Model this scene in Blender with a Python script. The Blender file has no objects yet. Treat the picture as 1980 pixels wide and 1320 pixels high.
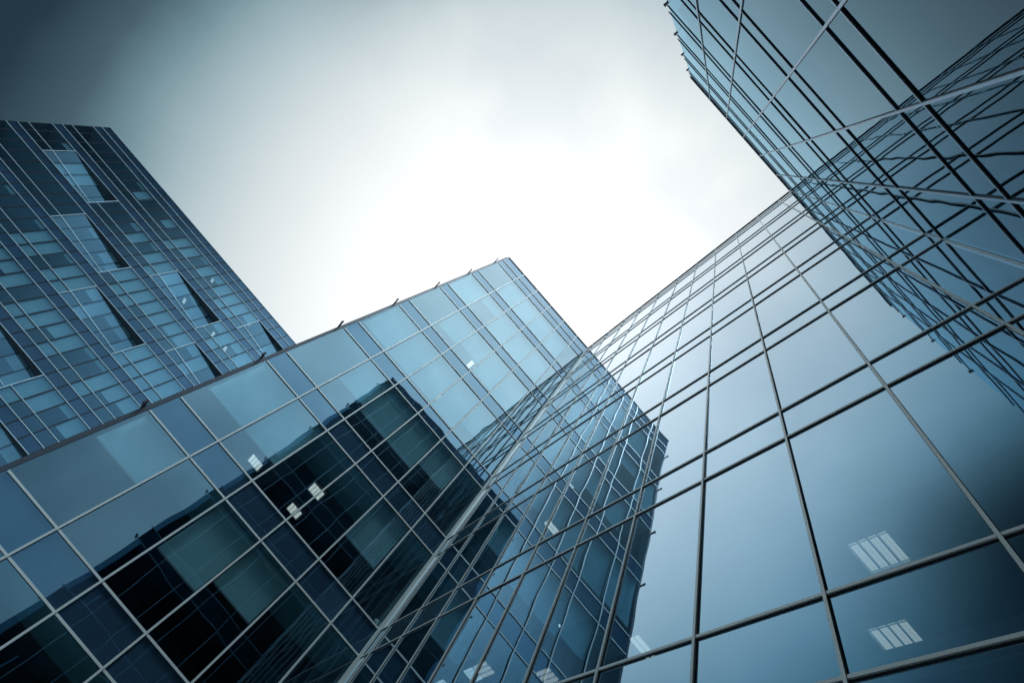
import bpy, bmesh, math, random
from mathutils import Matrix, Vector
random.seed(7)
SC = bpy.context.scene
COL = SC.collection

# ------------------------------------------------------------------ camera
CAMZ = 1.6
cam_d = bpy.data.cameras.new('camera')
cam = bpy.data.objects.new('camera', cam_d)
COL.objects.link(cam)
RIGHT = Vector((0.65401999, -0.65779459, 0.37358282))
DOWN = Vector((0.75639476, 0.57593424, -0.31010757))
FWD = Vector((-0.01117205, 0.48539264, 0.87422489))
cam.matrix_world = Matrix(((RIGHT.x, -DOWN.x, -FWD.x, 0.0),
                           (RIGHT.y, -DOWN.y, -FWD.y, 0.0),
                           (RIGHT.z, -DOWN.z, -FWD.z, CAMZ),
                           (0, 0, 0, 1)))
cam_d.sensor_width = 36.0
cam_d.lens = 941.447 * 36.0 / 1980.0
cam_d.clip_start = 0.05
cam_d.clip_end = 5000.0
SC.camera = cam

# ------------------------------------------------------------------ sky: overcast, brightest round the view axis
SUN_DIR = Vector((-0.30, -0.25, 0.92)).normalized()
W = bpy.data.worlds.new("World")
SC.world = W
W.use_nodes = True
nt = W.node_tree
nt.nodes.clear()
def N(t, tree=None, **kw):
    n = (tree or nt).nodes.new(t)
    for k, v in kw.items():
        setattr(n, k, v)
    return n
def ramp(node, stops, interp='LINEAR'):
    e = node.color_ramp
    e.interpolation = interp
    e.elements[0].position = stops[0][0]
    e.elements[0].color = (*stops[0][1], 1)
    e.elements[1].position = stops[-1][0]
    e.elements[1].color = (*stops[-1][1], 1)
    for p, c in stops[1:-1]:
        e.elements.new(p).color = (*c, 1)
out = N('ShaderNodeOutputWorld')
bg = N('ShaderNodeBackground')
tc = N('ShaderNodeTexCoord')
sep = N('ShaderNodeSeparateXYZ')
nt.links.new(tc.outputs['Generated'], sep.inputs[0])
# sky: lens falloff put in round the view axis; sky behind brightened for reflections
def maprange(src, a, b, c, d, smooth=False):
    n = N('ShaderNodeMapRange')
    if smooth:
        n.interpolation_type = 'SMOOTHSTEP'
    n.inputs[1].default_value = a
    n.inputs[2].default_value = b
    n.inputs[3].default_value = c
    n.inputs[4].default_value = d
    nt.links.new(src, n.inputs[0])
    return n.outputs[0]
def rampnode(src, stops):
    n = N('ShaderNodeValToRGB')
    ramp(n, stops)
    nt.links.new(src, n.inputs[0])
    return n.outputs[0]
def mul(a, b):
    n = N('ShaderNodeMix', data_type='RGBA', blend_type='MULTIPLY')
    n.inputs[0].default_value = 1
    nt.links.new(a, n.inputs[6])
    nt.links.new(b, n.inputs[7])
    return n.outputs[2]
no = N('ShaderNodeTexNoise')
no.inputs['Scale'].default_value = 2.4
no.inputs['Detail'].default_value = 5
nt.links.new(tc.outputs['Generated'], no.inputs['Vector'])
dt = N('ShaderNodeVectorMath', operation='DOT_PRODUCT')
nt.links.new(tc.outputs['Generated'], dt.inputs[0])
dt.inputs[1].default_value = Vector((0.02, 0.45, 0.893)).normalized()
ac = N('ShaderNodeMath', operation='ARCCOSINE')
nt.links.new(dt.outputs['Value'], ac.inputs[0])
wob = maprange(no.outputs['Fac'], .3, .7, -.022, .022)
aa = N('ShaderNodeMath', operation='ADD')
nt.links.new(ac.outputs[0], aa.inputs[0])
nt.links.new(wob, aa.inputs[1])
PK = 1.9
DEG = lambda d: d / 90.0
C = lambda r, g, b: (r / PK, g / PK, b / PK)
front = rampnode(maprange(aa.outputs[0], 0, math.pi / 2, 0, 1),
    [(0.0, C(1.30, 1.30, 1.30)), (DEG(12), C(1.30, 1.30, 1.30)), (DEG(18), C(1.14, 1.155, 1.16)), (DEG(23), C(1.0, 1.03, 1.04)), (DEG(28), C(.865, .91, .925)),
     (DEG(33.5), C(.68, .75, .775)), (DEG(36.5), C(.54, .64, .67)), (DEG(41), C(.34, .455, .505)), (DEG(44.5), C(.175, .285, .325)), (DEG(48), C(.065, .118, .15)),
     (DEG(52), C(.018, .042, .058)), (DEG(62), C(.010, .024, .034)), (1.0, C(.02, .035, .045))])
xm = maprange(sep.outputs['X'], -1, 1, 0, 1)
ym = maprange(sep.outputs['Y'], -1, 1, 0, 1)
T = lambda x: (x + 1) / 2
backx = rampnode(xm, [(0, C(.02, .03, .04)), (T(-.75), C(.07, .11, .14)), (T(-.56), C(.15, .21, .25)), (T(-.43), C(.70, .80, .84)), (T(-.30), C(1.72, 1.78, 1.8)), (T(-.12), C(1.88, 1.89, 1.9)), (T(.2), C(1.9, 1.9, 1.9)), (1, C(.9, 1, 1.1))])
backy = rampnode(ym, [(0, (.16, .22, .25)), (T(-.9), (.24, .30, .34)), (T(-.72), (.62, .72, .76)), (T(-.5), (.95, 1, 1)), (T(-.3), (1, 1, 1)), (1, (1, 1, 1))])
cl = rampnode(no.outputs['Fac'], [(.32, (.52, .62, .70)), (.5, (.86, .90, .93)), (.66, (1, 1, 1))])
back = mul(mul(backx, backy), cl)
def dim(src_x, src_y, lo):
    n = N('ShaderNodeMath', operation='MULTIPLY')
    nt.links.new(src_x, n.inputs[0])
    nt.links.new(src_y, n.inputs[1])
    m = N('ShaderNodeMath', operation='MULTIPLY_ADD')
    nt.links.new(n.outputs[0], m.inputs[0])
    m.inputs[1].default_value = lo - 1
    m.inputs[2].default_value = 1
    c = N('ShaderNodeCombineXYZ')
    for i in range(3):
        nt.links.new(m.outputs[0], c.inputs[i])
    return c.outputs[0]
# dim() puts added dark sky at the left and behind, to darken reflections
front = mul(front, rampnode(no.outputs['Fac'], [(.36, (.97, .975, .98)), (.56, (1, 1, 1))]))
# broken cloud over the left of the court
cn = N('ShaderNodeTexNoise')
cn.inputs['Scale'].default_value = 5.0
cn.inputs['Detail'].default_value = 4
cn.inputs['Roughness'].default_value = .45
nt.links.new(tc.outputs['Generated'], cn.inputs['Vector'])
cmix = N('ShaderNodeMix', data_type='RGBA')
nt.links.new(maprange(sep.outputs['Y'], .46, .22, 0, 1, True), cmix.inputs[0])
cmix.inputs[6].default_value = (1, 1, 1, 1)
nt.links.new(rampnode(cn.outputs['Fac'], [(.34, (.91, .93, .945)), (.64, (1.05, 1.045, 1.04))]), cmix.inputs[7])
front = mul(front, cmix.outputs[2])
front = mul(front, dim(maprange(sep.outputs['X'], -.49, -.66, 0, 1, True), maprange(sep.outputs['Y'], .34, -.05, 0, 1, True), .12))  # left sky darkened so the right wall's far corner mirrors darker
back = mul(back, dim(maprange(sep.outputs['X'], -.19, -.30, 0, 1, True), maprange(sep.outputs['Y'], -.72, -.58, 0, 1, True), .22))  # made-up dark patch behind-left, darkening the mirrored middle block
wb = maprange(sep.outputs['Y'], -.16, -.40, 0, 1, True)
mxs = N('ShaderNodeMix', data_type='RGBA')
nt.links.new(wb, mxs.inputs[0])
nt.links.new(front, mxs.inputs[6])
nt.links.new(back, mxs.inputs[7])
mg = N('ShaderNodeVectorMath', operation='SCALE')
mg.inputs['Scale'].default_value = PK
nt.links.new(mxs.outputs[2], mg.inputs[0])
# a little clear-sky light behind the cloud
sk = N('ShaderNodeTexSky')
sk.sky_type = 'NISHITA'
sk.sun_disc = False
sk.sun_elevation = math.asin(SUN_DIR.z)
sk.sun_rotation = math.atan2(SUN_DIR.x, SUN_DIR.y)
sc2 = N('ShaderNodeVectorMath', operation='SCALE')
sc2.inputs['Scale'].default_value = 0.0006
nt.links.new(sk.outputs[0], sc2.inputs[0])
ad = N('ShaderNodeVectorMath', operation='ADD')
nt.links.new(mg.outputs[0], ad.inputs[0])
nt.links.new(sc2.outputs[0], ad.inputs[1])
nt.links.new(ad.outputs[0], bg.inputs['Color'])
bg.inputs['Strength'].default_value = 1.0
nt.links.new(bg.outputs[0], out.inputs[0])

# ------------------------------------------------------------------ soft sun, unseen, added from behind as fill for frames and interiors
sd = bpy.data.lights.new('sun', 'SUN')
sd.energy = 1.5
sd.angle = math.radians(12)
sd.color = (0.84, 0.95, 1.0)
so = bpy.data.objects.new('sun', sd)
COL.objects.link(so)
so.rotation_euler = SUN_DIR.to_track_quat('Z', 'Y').to_euler()
so.location = SUN_DIR * 200

SC.view_settings.view_transform = 'Standard'
SC.view_settings.look = 'None'
SC.view_settings.exposure = 0.0
SC.view_settings.gamma = 1.0
SC.render.engine = 'CYCLES'
cy = SC.cycles
cy.max_bounces = 8
cy.glossy_bounces = 5
cy.diffuse_bounces = 3
cy.transparent_max_bounces = 8
cy.caustics_reflective = False
cy.caustics_refractive = False
cy.use_denoising = True
cy.blur_glossy = 0.3

# ------------------------------------------------------------------ materials
def newmat(name):
    m = bpy.data.materials.new(name)
    m.use_nodes = True
    m.node_tree.nodes.clear()
    return m, m.node_tree
def principled(name, col, rough=0.5, metal=0.0, var=0.0, scale=3.0, spec=0.5):
    m, t = newmat(name)
    o = N('ShaderNodeOutputMaterial', t)
    p = N('ShaderNodeBsdfPrincipled', t)
    p.inputs['Base Color'].default_value = (*col, 1)
    p.inputs['Roughness'].default_value = rough
    p.inputs['Metallic'].default_value = metal
    p.inputs['Specular IOR Level'].default_value = spec
    if var:
        tcn = N('ShaderNodeTexCoord', t)
        nz = N('ShaderNodeTexNoise', t)
        nz.inputs['Scale'].default_value = scale
        nz.inputs['Detail'].default_value = 4
        t.links.new(tcn.outputs['Object'], nz.inputs['Vector'])
        r = N('ShaderNodeValToRGB', t)
        ramp(r, [(0.3, tuple(c * (1 - var) for c in col)), (0.7, tuple(min(1, c * (1 + var)) for c in col))])
        t.links.new(nz.outputs['Fac'], r.inputs[0])
        t.links.new(r.outputs[0], p.inputs['Base Color'])
    t.links.new(p.outputs[0], o.inputs[0])
    return m
def glass(name, f0, tint, gloss, fmax=1.0, graze=(.93, .97, 1), power=5.0, gpow=2.4, wob=0.0009, wscale=0.75, opaque=None):
    """coated glazing: a mirror layer that strengthens at grazing angles over tinted see-through (or back-painted) glass"""
    m, t = newmat(name)
    o = N('ShaderNodeOutputMaterial', t)
    geo = N('ShaderNodeNewGeometry', t)
    oi = N('ShaderNodeObjectInfo', t)
    off = N('ShaderNodeVectorMath', t, operation='SCALE')
    cmb = N('ShaderNodeCombineXYZ', t)
    for i in range(3):
        t.links.new(oi.outputs['Random'], cmb.inputs[i])
    t.links.new(cmb.outputs[0], off.inputs[0])
    off.inputs['Scale'].default_value = 57.0
    add = N('ShaderNodeVectorMath', t, operation='ADD')
    t.links.new(geo.outputs['Position'], add.inputs[0])
    t.links.new(off.outputs[0], add.inputs[1])
    nz = N('ShaderNodeTexNoise', t)
    nz.inputs['Scale'].default_value = wscale
    nz.inputs['Detail'].default_value = 1.0
    t.links.new(add.outputs[0], nz.inputs['Vector'])
    bp = N('ShaderNodeBump', t)
    bp.inputs['Strength'].default_value = 1.0
    bp.inputs['Distance'].default_value = wob * 6
    t.links.new(nz.outputs['Fac'], bp.inputs['Height'])
    dot = N('ShaderNodeVectorMath', t, operation='DOT_PRODUCT')
    t.links.new(geo.outputs['Normal'], dot.inputs[0])
    t.links.new(geo.outputs['Incoming'], dot.inputs[1])
    ab = N('ShaderNodeMath', t, operation='ABSOLUTE')
    t.links.new(dot.outputs['Value'], ab.inputs[0])
    inv = N('ShaderNodeMath', t, operation='SUBTRACT', use_clamp=True)
    inv.inputs[0].default_value = 1.0
    t.links.new(ab.outputs[0], inv.inputs[1])
    pw = N('ShaderNodeMath', t, operation='POWER')
    t.links.new(inv.outputs[0], pw.inputs[0])
    pw.inputs[1].default_value = power
    ma = N('ShaderNodeMath', t, operation='MULTIPLY_ADD', use_clamp=True)
    t.links.new(pw.outputs[0], ma.inputs[0])
    ma.inputs[1].default_value = fmax - f0
    ma.inputs[2].default_value = f0
    gl = N('ShaderNodeBsdfGlossy', t)
    gl.inputs['Color'].default_value = (*gloss, 1)
    gl.inputs['Roughness'].default_value = 0.012
    t.links.new(bp.outputs[0], gl.inputs['Normal'])
    p2 = N('ShaderNodeMath', t, operation='POWER')
    t.links.new(inv.outputs[0], p2.inputs[0])
    p2.inputs[1].default_value = gpow
    gm = N('ShaderNodeMix', t, data_type='RGBA')
    t.links.new(p2.outputs[0], gm.inputs[0])
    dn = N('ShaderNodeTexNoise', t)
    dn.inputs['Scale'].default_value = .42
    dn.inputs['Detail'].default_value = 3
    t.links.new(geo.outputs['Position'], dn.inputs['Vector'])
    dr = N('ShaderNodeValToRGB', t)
    ramp(dr, [(.35, tuple(c * .92 for c in gloss)), (.65, gloss)])  # mottling put into the mirror tint, standing in for reflected cloud
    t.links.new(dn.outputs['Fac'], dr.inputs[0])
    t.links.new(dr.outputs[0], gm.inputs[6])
    gm.inputs[7].default_value = (*graze, 1)
    t.links.new(gm.outputs[2], gl.inputs['Color'])
    if opaque:
        tr = N('ShaderNodeBsdfDiffuse', t)
        tr.inputs['Color'].default_value = (*opaque, 1)
        nb = N('ShaderNodeTexNoise', t)
        nb.inputs['Scale'].default_value = 0.5
        t.links.new(add.outputs[0], nb.inputs['Vector'])
        rb = N('ShaderNodeValToRGB', t)
        ramp(rb, [(.3, tuple(c * .75 for c in opaque)), (.7, tuple(c * 1.25 for c in opaque))])
        t.links.new(nb.outputs['Fac'], rb.inputs[0])
        t.links.new(rb.outputs[0], tr.inputs['Color'])
    else:
        tr = N('ShaderNodeBsdfTransparent', t)
        tr.inputs['Color'].default_value = (*tint, 1)
    mx = N('ShaderNodeMixShader', t)
    t.links.new(ma.outputs[0], mx.inputs[0])
    t.links.new(tr.outputs[0], mx.inputs[1])
    t.links.new(gl.outputs[0], mx.inputs[2])
    t.links.new(mx.outputs[0], o.inputs[0])
    return m
def emit(name, col, s):
    m, t = newmat(name)
    o = N('ShaderNodeOutputMaterial', t)
    e = N('ShaderNodeEmission', t)
    e.inputs['Color'].default_value = (*col, 1)
    e.inputs['Strength'].default_value = s
    t.links.new(e.outputs[0], o.inputs[0])
    return m

M = {}
M['glass_m'] = glass('coated_blue_glass', 0.36, (.74, .95, 1.0), (.46, .78, .98))
M['span_m'] = glass('blue_spandrel_glass', 0.31, None, (.36, .68, .94), opaque=(.035, .09, .16))
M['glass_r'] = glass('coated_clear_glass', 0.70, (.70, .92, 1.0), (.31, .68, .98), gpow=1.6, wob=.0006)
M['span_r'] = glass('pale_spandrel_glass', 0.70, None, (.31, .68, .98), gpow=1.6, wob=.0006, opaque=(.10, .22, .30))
M['glass_u'] = glass('lens_dimmed_glass', 0.035, (.08, .17, .24), (.26, .60, .90), fmax=1.0, graze=(.53, .84, 1.0), power=6.3, gpow=1.5)  # reflectance cut to imitate lens darkening at the upper right
M['span_u'] = glass('lens_dimmed_spandrel_glass', 0.035, None, (.26, .60, .90), fmax=1.0, graze=(.53, .84, 1.0), power=6.3, gpow=1.5, opaque=(.008, .028, .05))  # same lens darkening put into the spandrel glass
M['glass_t'] = glass('tower_glass', 0.34, (.54, .78, .88), (.32, .66, .94), wob=.0006)
M['span_t'] = glass('tower_spandrel_glass', 0.24, None, (.32, .60, .92), wob=.0006, opaque=(.018, .05, .095))
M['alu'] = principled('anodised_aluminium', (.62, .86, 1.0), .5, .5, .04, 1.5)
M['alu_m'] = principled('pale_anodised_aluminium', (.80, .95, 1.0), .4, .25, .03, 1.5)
M['alu_dim'] = principled('darker_aluminium', (.34, .52, .66), .5, .6, .04, 1.5)  # darker aluminium tone for the near block's bars
M['alu_dark'] = principled('dark_gasket', (.012, .018, .028), .5)
M['alu_side'] = principled('dark_aluminium', (.045, .065, .09), .5, .2, .1, 2)
M['clad'] = principled('slate_blue_cladding', (.07, .10, .14), .45, .2, .15, .6)
M['soffit'] = principled('black_soffit', (.035, .055, .075), .6, 0, .1, 1)
M['slab'] = principled('concrete_slab', (.30, .33, .35), .8, 0, .12, 1.2)
M['ceil_light'] = principled('pale_blue_ceiling', (.30, .68, .84), .8, 0, .05, .8)  # paler tone, for the middle block's ceiling strip and the columns
M['ceil_dark'] = principled('dark_grey_ceiling', (.14, .19, .24), .8, 0, .10, .8)
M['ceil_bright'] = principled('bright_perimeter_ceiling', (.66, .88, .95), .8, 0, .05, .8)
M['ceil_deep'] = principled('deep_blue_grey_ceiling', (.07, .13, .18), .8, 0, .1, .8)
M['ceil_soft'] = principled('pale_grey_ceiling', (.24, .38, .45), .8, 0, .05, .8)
M['core'] = principled('interior_wall', (.20, .25, .29), .8, 0, .2, .5)
M['blind'] = principled('woven_blind', (.46, .78, .90), .9, 0, .05, 4)
M['blind_pale'] = principled('pale_roller_blind', (.70, .86, .90), .9, 0, .05, 4)
M['blind_bar'] = principled('blind_bar_metal', (.3, .34, .38), .4, .5)
M['white_metal'] = principled('white_enamel', (.75, .78, .78), .4)
M['lamp'] = emit('lit_tube', (1.0, .97, .90), 1.6)
M['lamp_dim'] = emit('dim_lit_tube', (1.0, .97, .90), .8)
M['lamp_soft'] = emit('soft_lit_tube', (1.0, .96, .88), .80)
M['roof'] = principled('roof_membrane', (.12, .13, .14), .9, 0, .2, .4)

def paving():
    m, t = newmat('stone_paving')
    o = N('ShaderNodeOutputMaterial', t)
    p = N('ShaderNodeBsdfPrincipled', t)
    tcn = N('ShaderNodeTexCoord', t)
    br = N('ShaderNodeTexBrick', t)
    br.inputs['Scale'].default_value = 1.0
    br.inputs['Color1'].default_value = (.26, .27, .275, 1)
    br.inputs['Color2'].default_value = (.22, .23, .235, 1)
    br.inputs['Mortar'].default_value = (.04, .045, .05, 1)
    br.inputs['Mortar Size'].default_value = 0.012
    br.inputs['Brick Width'].default_value = .9
    br.inputs['Row Height'].default_value = .6
    t.links.new(tcn.outputs['Object'], br.inputs['Vector'])
    t.links.new(br.outputs['Color'], p.inputs['Base Color'])
    p.inputs['Roughness'].default_value = .75
    t.links.new(p.outputs[0], o.inputs[0])
    return m
M['paving'] = paving()

# ------------------------------------------------------------------ mesh helpers
class MB:
    """collects boxes, quads and prisms; build() links them as ONE mesh object"""
    def __init__(s):
        s.v = []; s.f = []; s.mi = []
    def quad(s, pts, mi=0):
        n = len(s.v)
        s.v += [tuple(p) for p in pts]
        s.f.append(tuple(range(n, n + len(pts))))
        s.mi.append(mi)
    def box(s, a, b, mi=0):
        (x0, y0, z0), (x1, y1, z1) = [sorted(c) for c in zip(a, b)][0:0] or ((min(a[0], b[0]), min(a[1], b[1]), min(a[2], b[2])), (max(a[0], b[0]), max(a[1], b[1]), max(a[2], b[2])))
        n = len(s.v)
        s.v += [(x0, y0, z0), (x1, y0, z0), (x1, y1, z0), (x0, y1, z0), (x0, y0, z1), (x1, y0, z1), (x1, y1, z1), (x0, y1, z1)]
        for q in ((0, 3, 2, 1), (4, 5, 6, 7), (0, 1, 5, 4), (1, 2, 6, 5), (2, 3, 7, 6), (3, 0, 4, 7)):
            s.f.append(tuple(n + i for i in q)); s.mi.append(mi)
    def prism(s, poly, d, mi=0):
        """polygon (3-D points) swept along vector d"""
        n = len(s.v); k = len(poly)
        s.v += [tuple(p) for p in poly] + [tuple(Vector(p) + Vector(d)) for p in poly]
        s.f.append(tuple(n + i for i in range(k))); s.mi.append(mi)
        s.f.append(tuple(n + k + i for i in reversed(range(k)))); s.mi.append(mi)
        for i in range(k):
            j = (i + 1) % k
            s.f.append((n + i, n + k + i, n + k + j, n + j)); s.mi.append(mi)
    def join(s, o):
        n = len(s.v)
        s.v += o.v
        s.f += [tuple(n + i for i in f) for f in o.f]
        s.mi += o.mi
    def build(s, name, mats, parent=None, fix=False):
        me = bpy.data.meshes.new(name)
        me.from_pydata(s.v, [], s.f)
        mats = mats if isinstance(mats, (list, tuple)) else [mats]
        for m in mats:
            me.materials.append(m)
        for p, i in zip(me.polygons, s.mi):
            p.material_index = i
        if fix:
            bm = bmesh.new(); bm.from_mesh(me)
            bmesh.ops.recalc_face_normals(bm, faces=bm.faces)
            bm.to_mesh(me); bm.free()
        me.update()
        o = bpy.data.objects.new(name, me)
        COL.objects.link(o)
        if parent:
            o.parent = parent
            o.matrix_parent_inverse = Matrix.Translation(-parent.location)
        return o
def thing(name, label, cat, loc=(0, 0, 0), group=None):
    o = bpy.data.objects.new(name, None)
    COL.objects.link(o)
    o.location = loc
    o.empty_display_size = .3
    o['label'] = label; o['category'] = cat
    if group:
        o['group'] = group
    return o
def project(p):
    d = Vector(p) - Vector((0, 0, CAMZ))
    z = d.dot(FWD)
    if z < .2:
        return None
    return 990 + 941.447 * d.dot(RIGHT) / z, 660 + 941.447 * d.dot(DOWN) / z
def shown(quad):
    """how large a quad shows in the frame"""
    q = [project(p) for p in quad]
    if None in q:
        return 0
    cx = sum(a[0] for a in q) / len(q); cyy = sum(a[1] for a in q) / len(q)
    ins = sum(1 for a in q + [(cx, cyy)] if 0 <= a[0] <= 1980 and 0 <= a[1] <= 1320)
    A = abs(sum(q[i][0] * q[(i + 1) % 4][1] - q[(i + 1) % 4][0] * q[i][1] for i in range(4))) / 2
    return A * (ins > 0)

class Face:
    """a facade plane: u along the wall, z up, w outwards to the courtyard"""
    def __init__(s, org, ud, wd):
        s.o = Vector(org); s.u = Vector(ud); s.w = Vector(wd)
    def p(s, u, z, w=0.0):
        q = s.o + s.u * u + s.w * w
        return (q.x, q.y, z)
    def box(s, mb, u0, u1, z0, z1, w0, w1, mi=0):
        mb.box(s.p(u0, z0, w0), s.p(u1, z1, w1), mi)
    def quad(s, mb, u0, u1, z0, z1, w=0.0, tilt=0.0, mi=0):
        a = random.uniform(-tilt, tilt); b = random.uniform(-tilt, tilt)
        um = (u0 + u1) / 2; zm = (z0 + z1) / 2
        pts = [s.p(u, z, w + a * (u - um) + b * (z - zm)) for u, z in ((u0, z0), (u1, z0), (u1, z1), (u0, z1))]
        n = (Vector(pts[1]) - Vector(pts[0])).cross(Vector(pts[3]) - Vector(pts[0]))
        if n.dot(s.w) < 0:
            pts.reverse()
        mb.quad(pts, mi)
        return pts

def emit_parts(items, name, mats, root):
    """items: (shown area, MB, list of (sub name, MB, mats)); the 100 that show largest are parts, the rest one part"""
    items = sorted(items, key=lambda t: -t[0])
    rest = MB(); rs = {}
    nsep = 0
    for a, mb, subs in items:
        if nsep < 96 and a > 0:
            o = mb.build(name, mats, root); nsep += 1
            for sn, smb, sm in subs:
                c = smb.build(sn, sm)
                c.parent = o
        else:
            rest.join(mb)
            for sn, smb, sm in subs:
                rs.setdefault(sn, (MB(), sm))[0].join(smb)
    if rest.v:
        o = rest.build(name, mats, root)
        o['kind'] = 'stuff'
        for sn, (smb, sm) in rs.items():
            c = smb.build(sn, sm)
            c.parent = o
            c['kind'] = 'stuff'

# ------------------------------------------------------------------ the courtyard block levels and bays (metres)
ZS = [1.15, 1.98, 4.902, 5.718, 8.599, 9.437, 12.346, 13.188, 16.106, 16.968, 19.868, 20.709, 23.662, 24.502, 27.49, 28.338, 31.389, 32.276, 33.289]
# rows between ZS[i], ZS[i+1]: odd i = window, even i = spandrel; 16 and 17 are spandrel and parapet
def is_window(i):
    return i % 2 == 1 and i < 16
XM = [-4.977, -3.357, -1.927, -.504, .891, 2.291, 3.475]
YR = [-1.845, -1.12, .206, 1.56, 2.935, 4.265, 5.639, 7.05, 8.51, 9.916, 11.375, 12.82, 13.4]
XU = [-4.85, -3.235, -1.855, -.468, .898, 2.277, 3.475]
CEILS = [ZS[i + 1] for i in range(1, 16, 2)]

def glazed_facade(root, F, us, gm, sm, blinds=None, tilt=.0016, vision_rows=(), mull_w=.048, mull_d=.055, tr_w=.044, tr_d=.035, metal='alu', over=0, ends=(1, 1)):
    wins = []; spans = []
    for i in range(len(ZS) - 1):
        for k in range(len(us) - 1):
            u0, u1, z0, z1 = us[k], us[k + 1], ZS[i], ZS[i + 1]
            mb = MB()
            pts = F.quad(mb, u0, u1, z0, z1, 0, tilt)
            a = shown(pts)
            if is_window(i) or i in vision_rows:
                subs = []
                if blinds and (k, i) in blinds:
                    zb = blinds[(k, i)]
                    b = MB()
                    F.box(b, u0 + .05, u1 - .05, zb, z1 - .06, -.160, -.154)
                    F.box(b, u0 + .05, u1 - .05, zb - .035, zb, -.170, -.146, 1)
                    subs.append(('roller_blind', b, [M['blind'], M['blind_bar']]))
                wins.append((a, mb, subs))
            else:
                spans.append((a, mb, []))
    emit_parts(wins, 'window', gm, root)
    emit_parts(spans, 'spandrel_panel', sm, root)
    mats = [M[metal], M['alu_dark']]
    for k, u in enumerate(us):
        if (k == 0 and not ends[0]) or (k == len(us) - 1 and not ends[1]):
            continue
        mb = MB()
        j = 0
        while j < len(ZS) - 1:      # splice joints at every second floor
            z0, z1 = ZS[j], ZS[min(j + 4, len(ZS) - 1)]
            F.box(mb, u - mull_w / 2, u + mull_w / 2, z0 + .004, z1 - .004, .012, mull_d)
            j += 4
        F.box(mb, u - mull_w / 2 - .006, u + mull_w / 2 + .006, ZS[0], ZS[-1], -.0085, .0125, 1)
        mb.build('mullion', mats, root)
    for i, z in enumerate(ZS):
        mb = MB()
        for k in range(len(us) - 1):
            u0, u1 = us[k] + mull_w / 2 + .003 - (over if k == 0 else 0), us[k + 1] - mull_w / 2 - .003
            F.box(mb, u0, u1, z - tr_w / 2, z + tr_w / 2, .012, tr_d)
            F.box(mb, u0, u1, z - tr_w / 2 - .006, z + tr_w / 2 + .006, -.008, .012, 1)
        mb.build('transom', mats, root)

def storeys(root, x0, x1, y0, y1, side, strip, pale='ceil_light', deep='ceil_dark'):
    """floor slabs with a pale ceiling strip behind the glass and darker ceiling beyond; side names the glazed edge"""
    for n, c in enumerate(CEILS):
        mb = MB()
        mb.box((x0, y0, c + .03), (x1, y1, c + .28))
        mb.build('floor_slab', M['slab'], root)
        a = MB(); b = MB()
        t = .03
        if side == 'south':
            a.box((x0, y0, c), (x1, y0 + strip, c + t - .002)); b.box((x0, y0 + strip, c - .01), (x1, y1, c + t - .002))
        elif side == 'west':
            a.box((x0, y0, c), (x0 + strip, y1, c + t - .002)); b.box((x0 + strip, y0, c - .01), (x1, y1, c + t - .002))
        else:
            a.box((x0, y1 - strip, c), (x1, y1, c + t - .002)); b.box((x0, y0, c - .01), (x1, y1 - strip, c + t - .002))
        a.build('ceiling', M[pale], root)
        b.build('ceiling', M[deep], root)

# ---------------------------------------- middle block (faces the camera)
FM = Face((0, 13.4, 0), (1, 0, 0), (0, -1, 0))
mid = thing('office_building', 'mid-rise blue glass office block in the centre, its corner top against the bright sky', 'office building', (-0.75, 13.4, 0), 'glass office blocks round the court')
bl = {(0, 5): 10.35, (1, 5): 10.35, (1, 7): 14.4, (2, 7): 14.15, (3, 7): 14.15, (0, 9): 17.45, (1, 9): 17.4, (2, 9): 17.4,
      (3, 9): 17.3, (1, 11): 21.6, (3, 11): 21.2, (2, 11): 21.9, (4, 11): 21.0, (0, 13): 24.8, (1, 13): 26.5, (2, 13): 24.9, (3, 13): 24.9, (4, 13): 24.8,
      (1, 15): 28.6, (2, 15): 28.6, (3, 15): 28.7, (4, 15): 28.6, (0, 3): 7.4, (2, 3): 6.9, (3, 3): 7.3, (4, 5): 10.6, (4, 7): 14.6, (4, 9): 18.0}
glazed_facade(mid, FM, XM, M['glass_m'], M['span_m'], bl, metal='alu_m', ends=(0, 0))
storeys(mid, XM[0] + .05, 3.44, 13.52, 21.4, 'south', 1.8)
mb = MB()
mb.box((XM[0] + .05, 21.4, 0), (3.44, 21.55, 33.0)); mb.build('core_wall', M['core'], mid)
mb = MB()
mb.box((XM[0] - .15, 13.46, 0), (XM[0] - .035, 13.75, 33.36)); mb.build('edge_cap', M['clad'], mid)
mb = MB()
mb.box((XM[0] - .12, 13.752, 0), (XM[0] + .02, 21.55, 33.2)); mb.build('side_wall', M['clad'], mid)
mb = MB()
mb.box((XM[0] + .03, 13.46, 0), (3.47, 13.6, 1.12)); mb.build('plinth', M['clad'], mid)
mb = MB()
mb.box((XM[0] + .03, 13.47, 32.6), (3.44, 21.5, 32.85)); mb.build('roof', M['roof'], mid)
mb = MB()
mb.box((XM[0] - .03, 13.35, 33.30), (3.44, 13.52, 33.40)); mb.build('coping', M['alu_side'], mid)
mb = MB()
mb.box((3.385, 13.345, 0), (3.415, 13.397, 33.28)); mb.box((3.425, 13.31, 0), (3.462, 13.397, 33.28))
mb.build('corner_post', M['alu_m'], mid)
for z in CEILS:       # support arms of the end fin
    mb = MB()
    zz = z - .02
    mb.box((XM[0] - .20, 13.26, zz - .045), (XM[0] - .155, 13.70, zz + .05))
    mb.box((XM[0] - .21, 13.20, zz - .055), (XM[0] - .15, 13.28, zz + .065))
    mb.build('bracket', M['alu_side'], mid)

mb = MB()
mb.box((3.36, 13.44, 0), (3.46, 21.38, 33.0)); mb.build('partition_wall', M['core'], mid)

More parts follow.
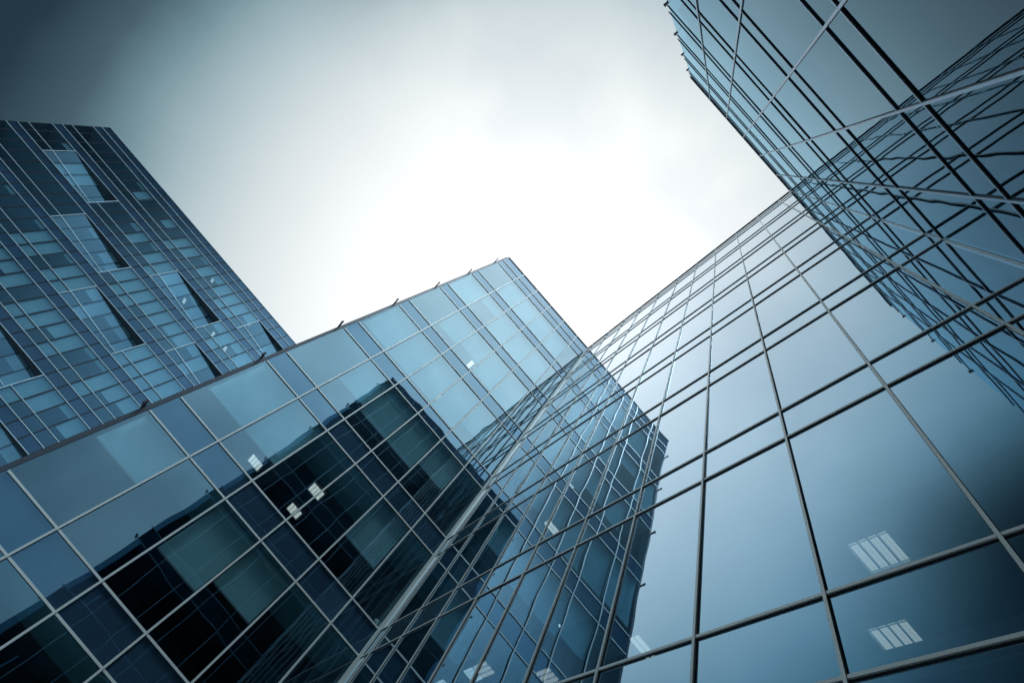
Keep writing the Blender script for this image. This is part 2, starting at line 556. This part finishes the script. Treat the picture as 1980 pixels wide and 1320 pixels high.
# ---------------------------------------- right block
FR = Face((3.475, 0, 0), (0, 1, 0), (-1, 0, 0))
rgt = thing('office_building', 'pale glass office block on the right with a wide gridded wall meeting the two others', 'office building', (3.475, 6, 0), 'glass office blocks round the court')
blr = {}  # blinds added behind this wall to brighten its panes
rr_ = random.Random(5)
for k in range(len(YR) - 1):
    for i in (3, 5, 7, 9, 11, 13, 15):
        if i == 3 and 1 <= k <= 5:
            blr[(k, i)] = 6.86
        elif i > 3 and (k <= 5 or i >= 11 or rr_.random() < .4):
            blr[(k, i)] = ZS[i] + rr_.choice([.06, .06, .06, .06, .8])
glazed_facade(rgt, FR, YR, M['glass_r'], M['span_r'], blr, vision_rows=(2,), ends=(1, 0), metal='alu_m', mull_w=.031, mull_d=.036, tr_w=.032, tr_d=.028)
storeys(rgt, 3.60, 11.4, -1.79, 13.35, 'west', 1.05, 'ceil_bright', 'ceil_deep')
mb = MB()
mb.box((11.4, -1.8, 0), (11.55, 13.35, 33.0)); mb.build('core_wall', M['core'], rgt)
mb = MB()
mb.box((3.545, -1.84, 0), (3.68, 13.38, 1.12)); mb.build('plinth', M['clad'], rgt)
mb = MB()
mb.box((3.55, -1.8, 32.6), (11.5, 13.35, 32.85)); mb.build('roof', M['roof'], rgt)
mb = MB()
mb.box((3.425, -1.78, 33.30), (3.6, 13.34, 33.40)); mb.build('coping', M['alu_side'], rgt)
for x, y in ((5.6, 3.7), (5.6, 9.2)):
    mb = MB()
    for i, c in enumerate(CEILS):
        z0 = 0 if i == 0 else CEILS[i - 1] + .285
        mb.box((x - .22, y - .22, z0), (x + .22, y + .22, c - .012))
    mb.build('column', M['ceil_light'], rgt)

for y in (-1.83, 13.36):
    mb = MB()
    mb.box((3.54, y, 0), (11.38, y + .03, 33.0)); mb.build('partition_wall', M['core'], rgt)

# ---------------------------------------- near block behind and above the camera
FU = Face((0, -1.845, 0), (1, 0, 0), (0, 1, 0))
nea = thing('office_building', 'dim glass office block overhead at the upper right, with heavy black cross bars', 'office building', (-0.7, -1.845, 0), 'glass office blocks round the court')
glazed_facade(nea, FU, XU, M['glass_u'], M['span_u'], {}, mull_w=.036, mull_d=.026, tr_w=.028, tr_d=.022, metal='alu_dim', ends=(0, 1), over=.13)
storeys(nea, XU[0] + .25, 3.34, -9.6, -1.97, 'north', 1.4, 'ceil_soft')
mb = MB()
mb.box((XU[0] + .3, -9.75, 0), (3.40, -9.6, 33.0)); mb.build('core_wall', M['core'], nea)
mb = MB()
mb.box((XU[0] + .2, -9.6, 0), (XU[0] + .24, -2.2, 33.0)); mb.build('side_wall', M['clad'], nea)
mb = MB()
mb.box((XU[0] + .03, -2.05, 0), (3.40, -1.91, 1.12)); mb.build('plinth', M['clad'], nea)
mb = MB()
mb.box((XU[0] + .25, -9.6, 32.6), (3.40, -1.92, 32.85)); mb.build('roof', M['roof'], nea)
mb = MB()
mb.box((XU[0] - .03, -1.97, 33.30), (3.40, -1.795, 33.40)); mb.build('coping', M['alu_side'], nea)
for z in CEILS:
    mb = MB()
    mb.box((XU[0] - .15, -2.1, z - .01), (XU[0] - .09, -1.80, z + .05))
    mb.box((XU[0] - .16, -1.82, z - .03), (XU[0] - .08, -1.77, z + .07))
    mb.build('bracket', M['alu_side'], nea)

mb = MB()
mb.box((3.35, -9.58, 0), (3.46, -1.89, 33.0)); mb.build('partition_wall', M['core'], nea)

# ---------------------------------------- far tower
TD = 44.0
TZ = lambda r: r * TD + CAMZ
TXK = lambda k: (-1.112 + .0318 * k) * TD
FT = Face((0, TD, 0), (1, 0, 0), (0, -1, 0))
tow = thing('office_tower', 'tall dark blue tower at the far left with wedge shaped recesses cut into its windows', 'office tower', (-24, TD, 0))
NB = 36
NF = 10
TX0 = -1.137 * TD
us = [TX0] + [TXK(k) for k in range(NB + 1)]
L0 = lambda n: TZ(.905 - .0875 * n)
L1 = lambda n: TZ(.8845 - .0875 * n)
L2 = lambda n: TZ(.864 - .0875 * n)
REC = [(1, 2, 7), (2, 8, 13), (3, 14, 19), (1, 14, 19), (0, 20, 25), (5, 14, 19), (2, 20, 25), (6, 20, 25), (4, 3, 8), (7, 9, 14), (4, 26, 31)]
RD = 0.95
def recess_of(n, k):      # k = bay index between TXK(k) and TXK(k+1)
    for r in REC:
        if r[0] == n and r[1] <= k < r[2]:
            return r
    return None
rnd = random.Random(11)
wins = []
lit = {(0, 16): .5}
for n in range(NF):
    zt, zm, zb = L2(n), L0(n + 1), L1(n + 1)
    for i in range(len(us) - 1):
        k = i - 1
        u0, u1 = us[i], us[i + 1]
        r = recess_of(n, k) if k >= 0 else None
        mb = MB(); subs = []
        if r:
            x0, x1 = TXK(r[1]), TXK(r[2])
            wf = lambda u: -RD * (u - x0) / (x1 - x0) - .02
        else:
            wf = lambda u: 0.0
        ti = rnd.uniform(-.002, .002); tj = rnd.uniform(-.002, .002)
        def pane(za, zc):
            pts = [FT.p(u, z, wf(u) + ti * (u - u0) + tj * (z - za)) for u, z in ((u0, za), (u1, za), (u1, zc), (u0, zc))]
            mb.quad(pts)
            return pts
        pts = pane(zm, zt); pane(zb, zm)
        a = shown(pts)
        # blinds
        right = (k > 8)
        rr = rnd.random()
        frac = 0
        if rr < (.80 if k > 12 else .55 if right else .05):
            frac = rnd.choice([1, 1, 1, 1, .75, .6, .45]) if right else rnd.choice([1, .8, .5, .35])
        elif rr < (.9 if right else .2):
            frac = rnd.choice([.15, .25, .3])
        if frac:
            b = MB()
            h = (zt - zm - .1) * frac
            pb = [FT.p(u, z, wf(u) - .18) for u, z in ((u0 + .06, zt - .05 - h), (u1 - .06, zt - .05 - h), (u1 - .06, zt - .05), (u0 + .06, zt - .05))]
            b.prism(pb, (0, .006, 0))
            if frac == 1 and rnd.random() < .6:
                pb = [FT.p(u, z, wf(u) - .18) for u, z in ((u0 + .06, zb + .06), (u1 - .06, zb + .06), (u1 - .06, zm - .06), (u0 + .06, zm - .06))]
                b.prism(pb, (0, .006, 0))
            subs.append(('roller_blind', b, M['blind_pale']))
        wins.append((a, mb, subs))
emit_parts(wins, 'window', M['glass_t'], tow)
# spandrel bands, one per storey, panels split by the mullion joints
for n in range(NF + 1):
    mb = MB()
    for i in range(len(us) - 1):
        za, zc = (L2(n), L1(n))
        FT.quad(mb, us[i], us[i + 1], za, zc, 0, .0015)
        if n == 0:
            FT.quad(mb, us[i], us[i + 1], L1(0), L0(0), 0, .0015)
    mb.build('spandrel_panel', M['span_t'], tow)
# horizontal fins
tm = [M['alu'], M['alu_dark']]
for n in range(NF + 1):
    for kind, z in ((0, L0(n)), (1, L1(n)), (2, L2(n))):
        mb = MB()
        segs = []
        if kind == 0 and n > 0:
            # the transom of the storey above: it steps back inside recesses
            i = 0
            while i < len(us) - 1:
                r = recess_of(n - 1, i - 1) if i > 0 else None
                if r:
                    x0, x1 = TXK(r[1]), TXK(r[2])
                    pl = [FT.p(x0, z - .04, .07), FT.p(x1, z - .04, .07 - RD), FT.p(x1, z - .04, -.05 - RD), FT.p(x0, z - .04, -.05)]
                    mb.prism(pl, (0, 0, .055))
                    i += r[2] - r[1]
                else:
                    FT.box(mb, us[i], us[i + 1], z - .022, z + .022, .016, .065)
                    FT.box(mb, us[i], us[i + 1], z - .05, z + .05, -.04, .016, 1)
                    i += 1
        else:
            FT.box(mb, us[0], us[-1], z - .022, z + .022, .016, .07)
            FT.box(mb, us[0], us[-1], z - .05, z + .05, -.04, .016, 1)
        mb.build('transom', tm, tow, fix=True)
# vertical joints
for i, u in enumerate(us):
    mb = MB()
    for n in range(NF + 1):
        segs = [(L2(n) + .046, L1(n) - .046)]
        if n == 0:
            segs.append((L1(0) + .046, L0(0) - .046))
        if n < NF:
            k = i - 1
            inside = [r for r in REC if r[0] == n and r[1] < k < r[2]]
            if inside:
                r = inside[0]
                x0, x1 = TXK(r[1]), TXK(r[2])
                w = -RD * (u - x0) / (x1 - x0) - .02
                FT.box(mb, u - .022, u + .022, L1(n + 1) + .05, L2(n) - .05, w - .03, w + .02)
            else:
                segs += [(L1(n + 1) + .046, L0(n + 1) - .046), (L0(n + 1) + .046, L2(n) - .046)]
        for a, b in segs:
            FT.box(mb, u - .042, u + .042, a, b, -.03, .03)
    mb.build('mullion', M['alu_dark'], tow)
# recess linings and bright end posts
for (n, k0, k1) in REC:
    x0, x1 = TXK(k0), TXK(k1)
    z1, z0 = L2(n) - .05, L1(n + 1) + .05
    mb = MB()
    mb.prism([FT.p(x0, z1, .0), FT.p(x1, z1, .0), FT.p(x1, z1, -RD - .1), FT.p(x0, z1, -.1)], (0, 0, .04))
    mb.build('recess_soffit', M['soffit'], tow, fix=True)
    mb = MB()
    mb.prism([FT.p(x0, z0, .0), FT.p(x1, z0, .0), FT.p(x1, z0, -RD - .1), FT.p(x0, z0, -.1)], (0, 0, -.04))
    mb.build('recess_sill', M['alu'], tow, fix=True)
    mb = MB()
    FT.box(mb, x1 - .02, x1 + .02, z0, z1, -RD, 0)
    mb.build('recess_cheek', M['clad'], tow)
    for x in (x0, x1):
        mb = MB()
        FT.box(mb, x - .032, x + .032, z0, z1, .016, .08)
        mb.build('end_post', M['alu'], tow)
# tower body
XE = us[-1]
for n in range(NF):
    mb = MB()
    c = L2(n)
    pts = [(TX0 + .06, TD + .25), (XE, TD + .25), (XE, TD + 9), (TX0 + .06, TD + 9)]
    # slabs keep behind the deepest recess
    mb.box((TX0 + .06, TD + 1.95, c + .02), (XE - .06, TD + 9, c + .3))
    mb.build('floor_slab', M['slab'], tow)
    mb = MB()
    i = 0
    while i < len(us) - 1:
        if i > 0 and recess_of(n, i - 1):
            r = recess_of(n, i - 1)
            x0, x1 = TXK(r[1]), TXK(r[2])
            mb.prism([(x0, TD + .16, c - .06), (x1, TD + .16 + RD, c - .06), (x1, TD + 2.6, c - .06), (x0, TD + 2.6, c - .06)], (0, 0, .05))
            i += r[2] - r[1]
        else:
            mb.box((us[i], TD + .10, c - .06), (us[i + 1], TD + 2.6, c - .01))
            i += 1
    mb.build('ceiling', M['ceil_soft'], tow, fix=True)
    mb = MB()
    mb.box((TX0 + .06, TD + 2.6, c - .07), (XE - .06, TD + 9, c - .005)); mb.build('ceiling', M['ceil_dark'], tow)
mb = MB()
mb.box((TX0 + .06, TD + 9, 0), (XE - .06, TD + 9.2, L0(0) - .3)); mb.build('core_wall', M['core'], tow)
mb = MB()
mb.box((TX0 - .03, TD + .045, 0), (TX0 + .03, TD + 9.2, L0(0) - .05)); mb.box((XE - .03, TD + .045, 0), (XE + .03, TD + 9.2, L0(0) - .05))
mb.build('side_wall', M['clad'], tow)
mb = MB()
mb.box((TX0 + .06, TD + .06, L0(0) - .3), (XE - .06, TD + 9.0, L0(0) - .05)); mb.build('roof', M['roof'], tow)
mb = MB()
mb.box((TX0, TD + .05, 0), (XE, TD + .3, L1(NF) - .06 if L1(NF) > .2 else .2)); mb.build('plinth', M['clad'], tow)

# ------------------------------------------------------------------ ceiling lights (louvred, lit)
def louvre_light(x, y, c, label, along='x', lamp='lamp', group='lit ceiling lights behind the glass'):
    """square fitting of four lit troughs crossed by fine louvre blades"""
    t = thing('ceiling_light', label, 'ceiling light', (x, y, c), group)
    s = .27
    mb = MB()
    z1 = c - .012
    for a, b in (((-s - .03, -s - .03), (s + .03, -s)), ((-s - .03, s), (s + .03, s + .03)), ((-s - .03, -s), (-s, s)), ((s, -s), (s + .03, s))):
        mb.box((x + a[0], y + a[1], z1 - .05), (x + b[0], y + b[1], z1))
    mb.build('frame', M['white_metal'], t)
    for q in range(4):
        mb = MB()
        o = -s + .0675 + q * .135
        for a, b in ((-s + .01, -s + .045), (-s + .065, s - .065), (s - .045, s - .01)):
            for c0, c1 in ((-.052, -.014), (-.004, .022), (.030, .044)):
                if along == 'x':
                    mb.box((x + a, y + o + c0, z1 - .03), (x + b, y + o + c1, z1 - .004))
                else:
                    mb.box((x + o + c0, y + a, z1 - .03), (x + o + c1, y + b, z1 - .004))
        mb.build('diffuser', M[lamp], t)
    mb = MB()
    nb = 9 if lamp == 'lamp' else 2
    for q in range(nb):
        o = -s + .03 + q * (2 * s - .06) / (nb - 1)
        if along == 'x':
            mb.box((x + o - .003, y - s + .002, z1 - .055), (x + o + .003, y + s - .002, z1 - .032))
        else:
            mb.box((x - s + .002, y + o - .003, z1 - .055), (x + s - .002, y + o + .003, z1 - .032))
    mb.build('louvre', M['white_metal'], t)
C3, C5, C7, C9, C11 = 8.589, 12.336, 16.096, 19.858, 23.652
louvre_light(5.49, 1.63, C3, 'large louvred ceiling light in the tall pane low on the right wall', 'x', 'lamp_soft')
louvre_light(6.84, 2.23, C3, 'louvred ceiling light deeper in, seen through the low strip of the right wall', 'x', 'lamp_soft')
louvre_light(-2.99, 17.35, C5, 'louvred ceiling light crossing the reflected edge in the middle block', 'y')
louvre_light(-.70, 15.75, C5, 'upper of the two bright louvred lights in the dark part of the middle block', 'y')
louvre_light(-.72, 17.45, C5, 'lower of the two bright louvred lights in the dark part of the middle block', 'y')
def tube_light(x, y, c, ln, label, along='y', n=2, lamp='lamp', group='lit tube lights behind the glass'):
    t = thing('tube_light', label, 'tube light', (x, y, c), group)
    mb = MB()
    w = .09 * n + .06
    d = ln / 2
    if along == 'y':
        mb.box((x - w / 2, y - d, c - .05), (x + w / 2, y + d, c - .012))
    else:
        mb.box((x - d, y - w / 2, c - .05), (x + d, y + w / 2, c - .012))
    mb.build('housing', M['white_metal'], t)
    for q in range(n):
        o = (q - (n - 1) / 2) * .12
        mb = MB()
        if along == 'y':
            mb.box((x + o - .03, y - d + .02, c - .09), (x + o + .03, y + d - .02, c - .052))
        else:
            mb.box((x - d + .02, y + o - .03, c - .09), (x + d - .02, y + o + .03, c - .052))
        mb.build('tube', M[lamp], t)
tube_light(4.53, 8.84, C5, .55, 'pair of lit tubes in the middle of the dark reflection on the right wall', 'x')
tube_light(5.66, 5.95, C3, .5, 'short lit tubes at the foot of the reflected corner, low on the right wall', 'x', 2, 'lamp_soft')
tube_light(4.95, 9.80, C3, .45, 'short lit tubes at the bottom edge left of the middle in the right wall', 'y', 3, 'lamp_soft')
tube_light(5.59, 8.38, C3, .4, 'short lit tubes at the bottom edge inside the reflected block on the right wall', 'y', 3, 'lamp_soft')
tube_light(-3.1, 14.95, C7, 1.1, 'single long lit tube just above the reflected roof in the middle block', 'x', 1)
tube_light(-.84, 15.1, C11, .5, 'pair of short lit tubes highest in the middle block', 'y')
tube_light(-.51, 15.15, C9, .45, 'pair of short lit tubes below the highest pair in the middle block', 'y')
for x, n, lab in ((-28.2, 0, 'first dim ceiling light from the left along the top storey of the tower'), (-26.2, 0, 'second dim ceiling light from the left along the top storey of the tower'),
                  (-21.7, 0, 'dim ceiling light above the right-hand recess of the tower'), (-27.0, 1, 'dim ceiling light inside the recess in the middle of the tower'),
                  (-22.2, 1, 'dim ceiling light right of the middle recess of the tower'), (-20.2, 1, 'dim ceiling light under the right-hand recess of the tower')):
    tube_light(x, TD + (2.2 if n else 1.3), L2(n + 1) - .06 + 3.85, .8, lab, 'y', 3, 'lamp_dim', 'lit ceiling lights in the tower')

# ------------------------------------------------------------------ ground
mb = MB()
mb.quad([(-900, -900, 0), (900, -900, 0), (900, 900, 0), (-900, 900, 0)])
g = mb.build('ground', M['paving'])
g['kind'] = 'structure'
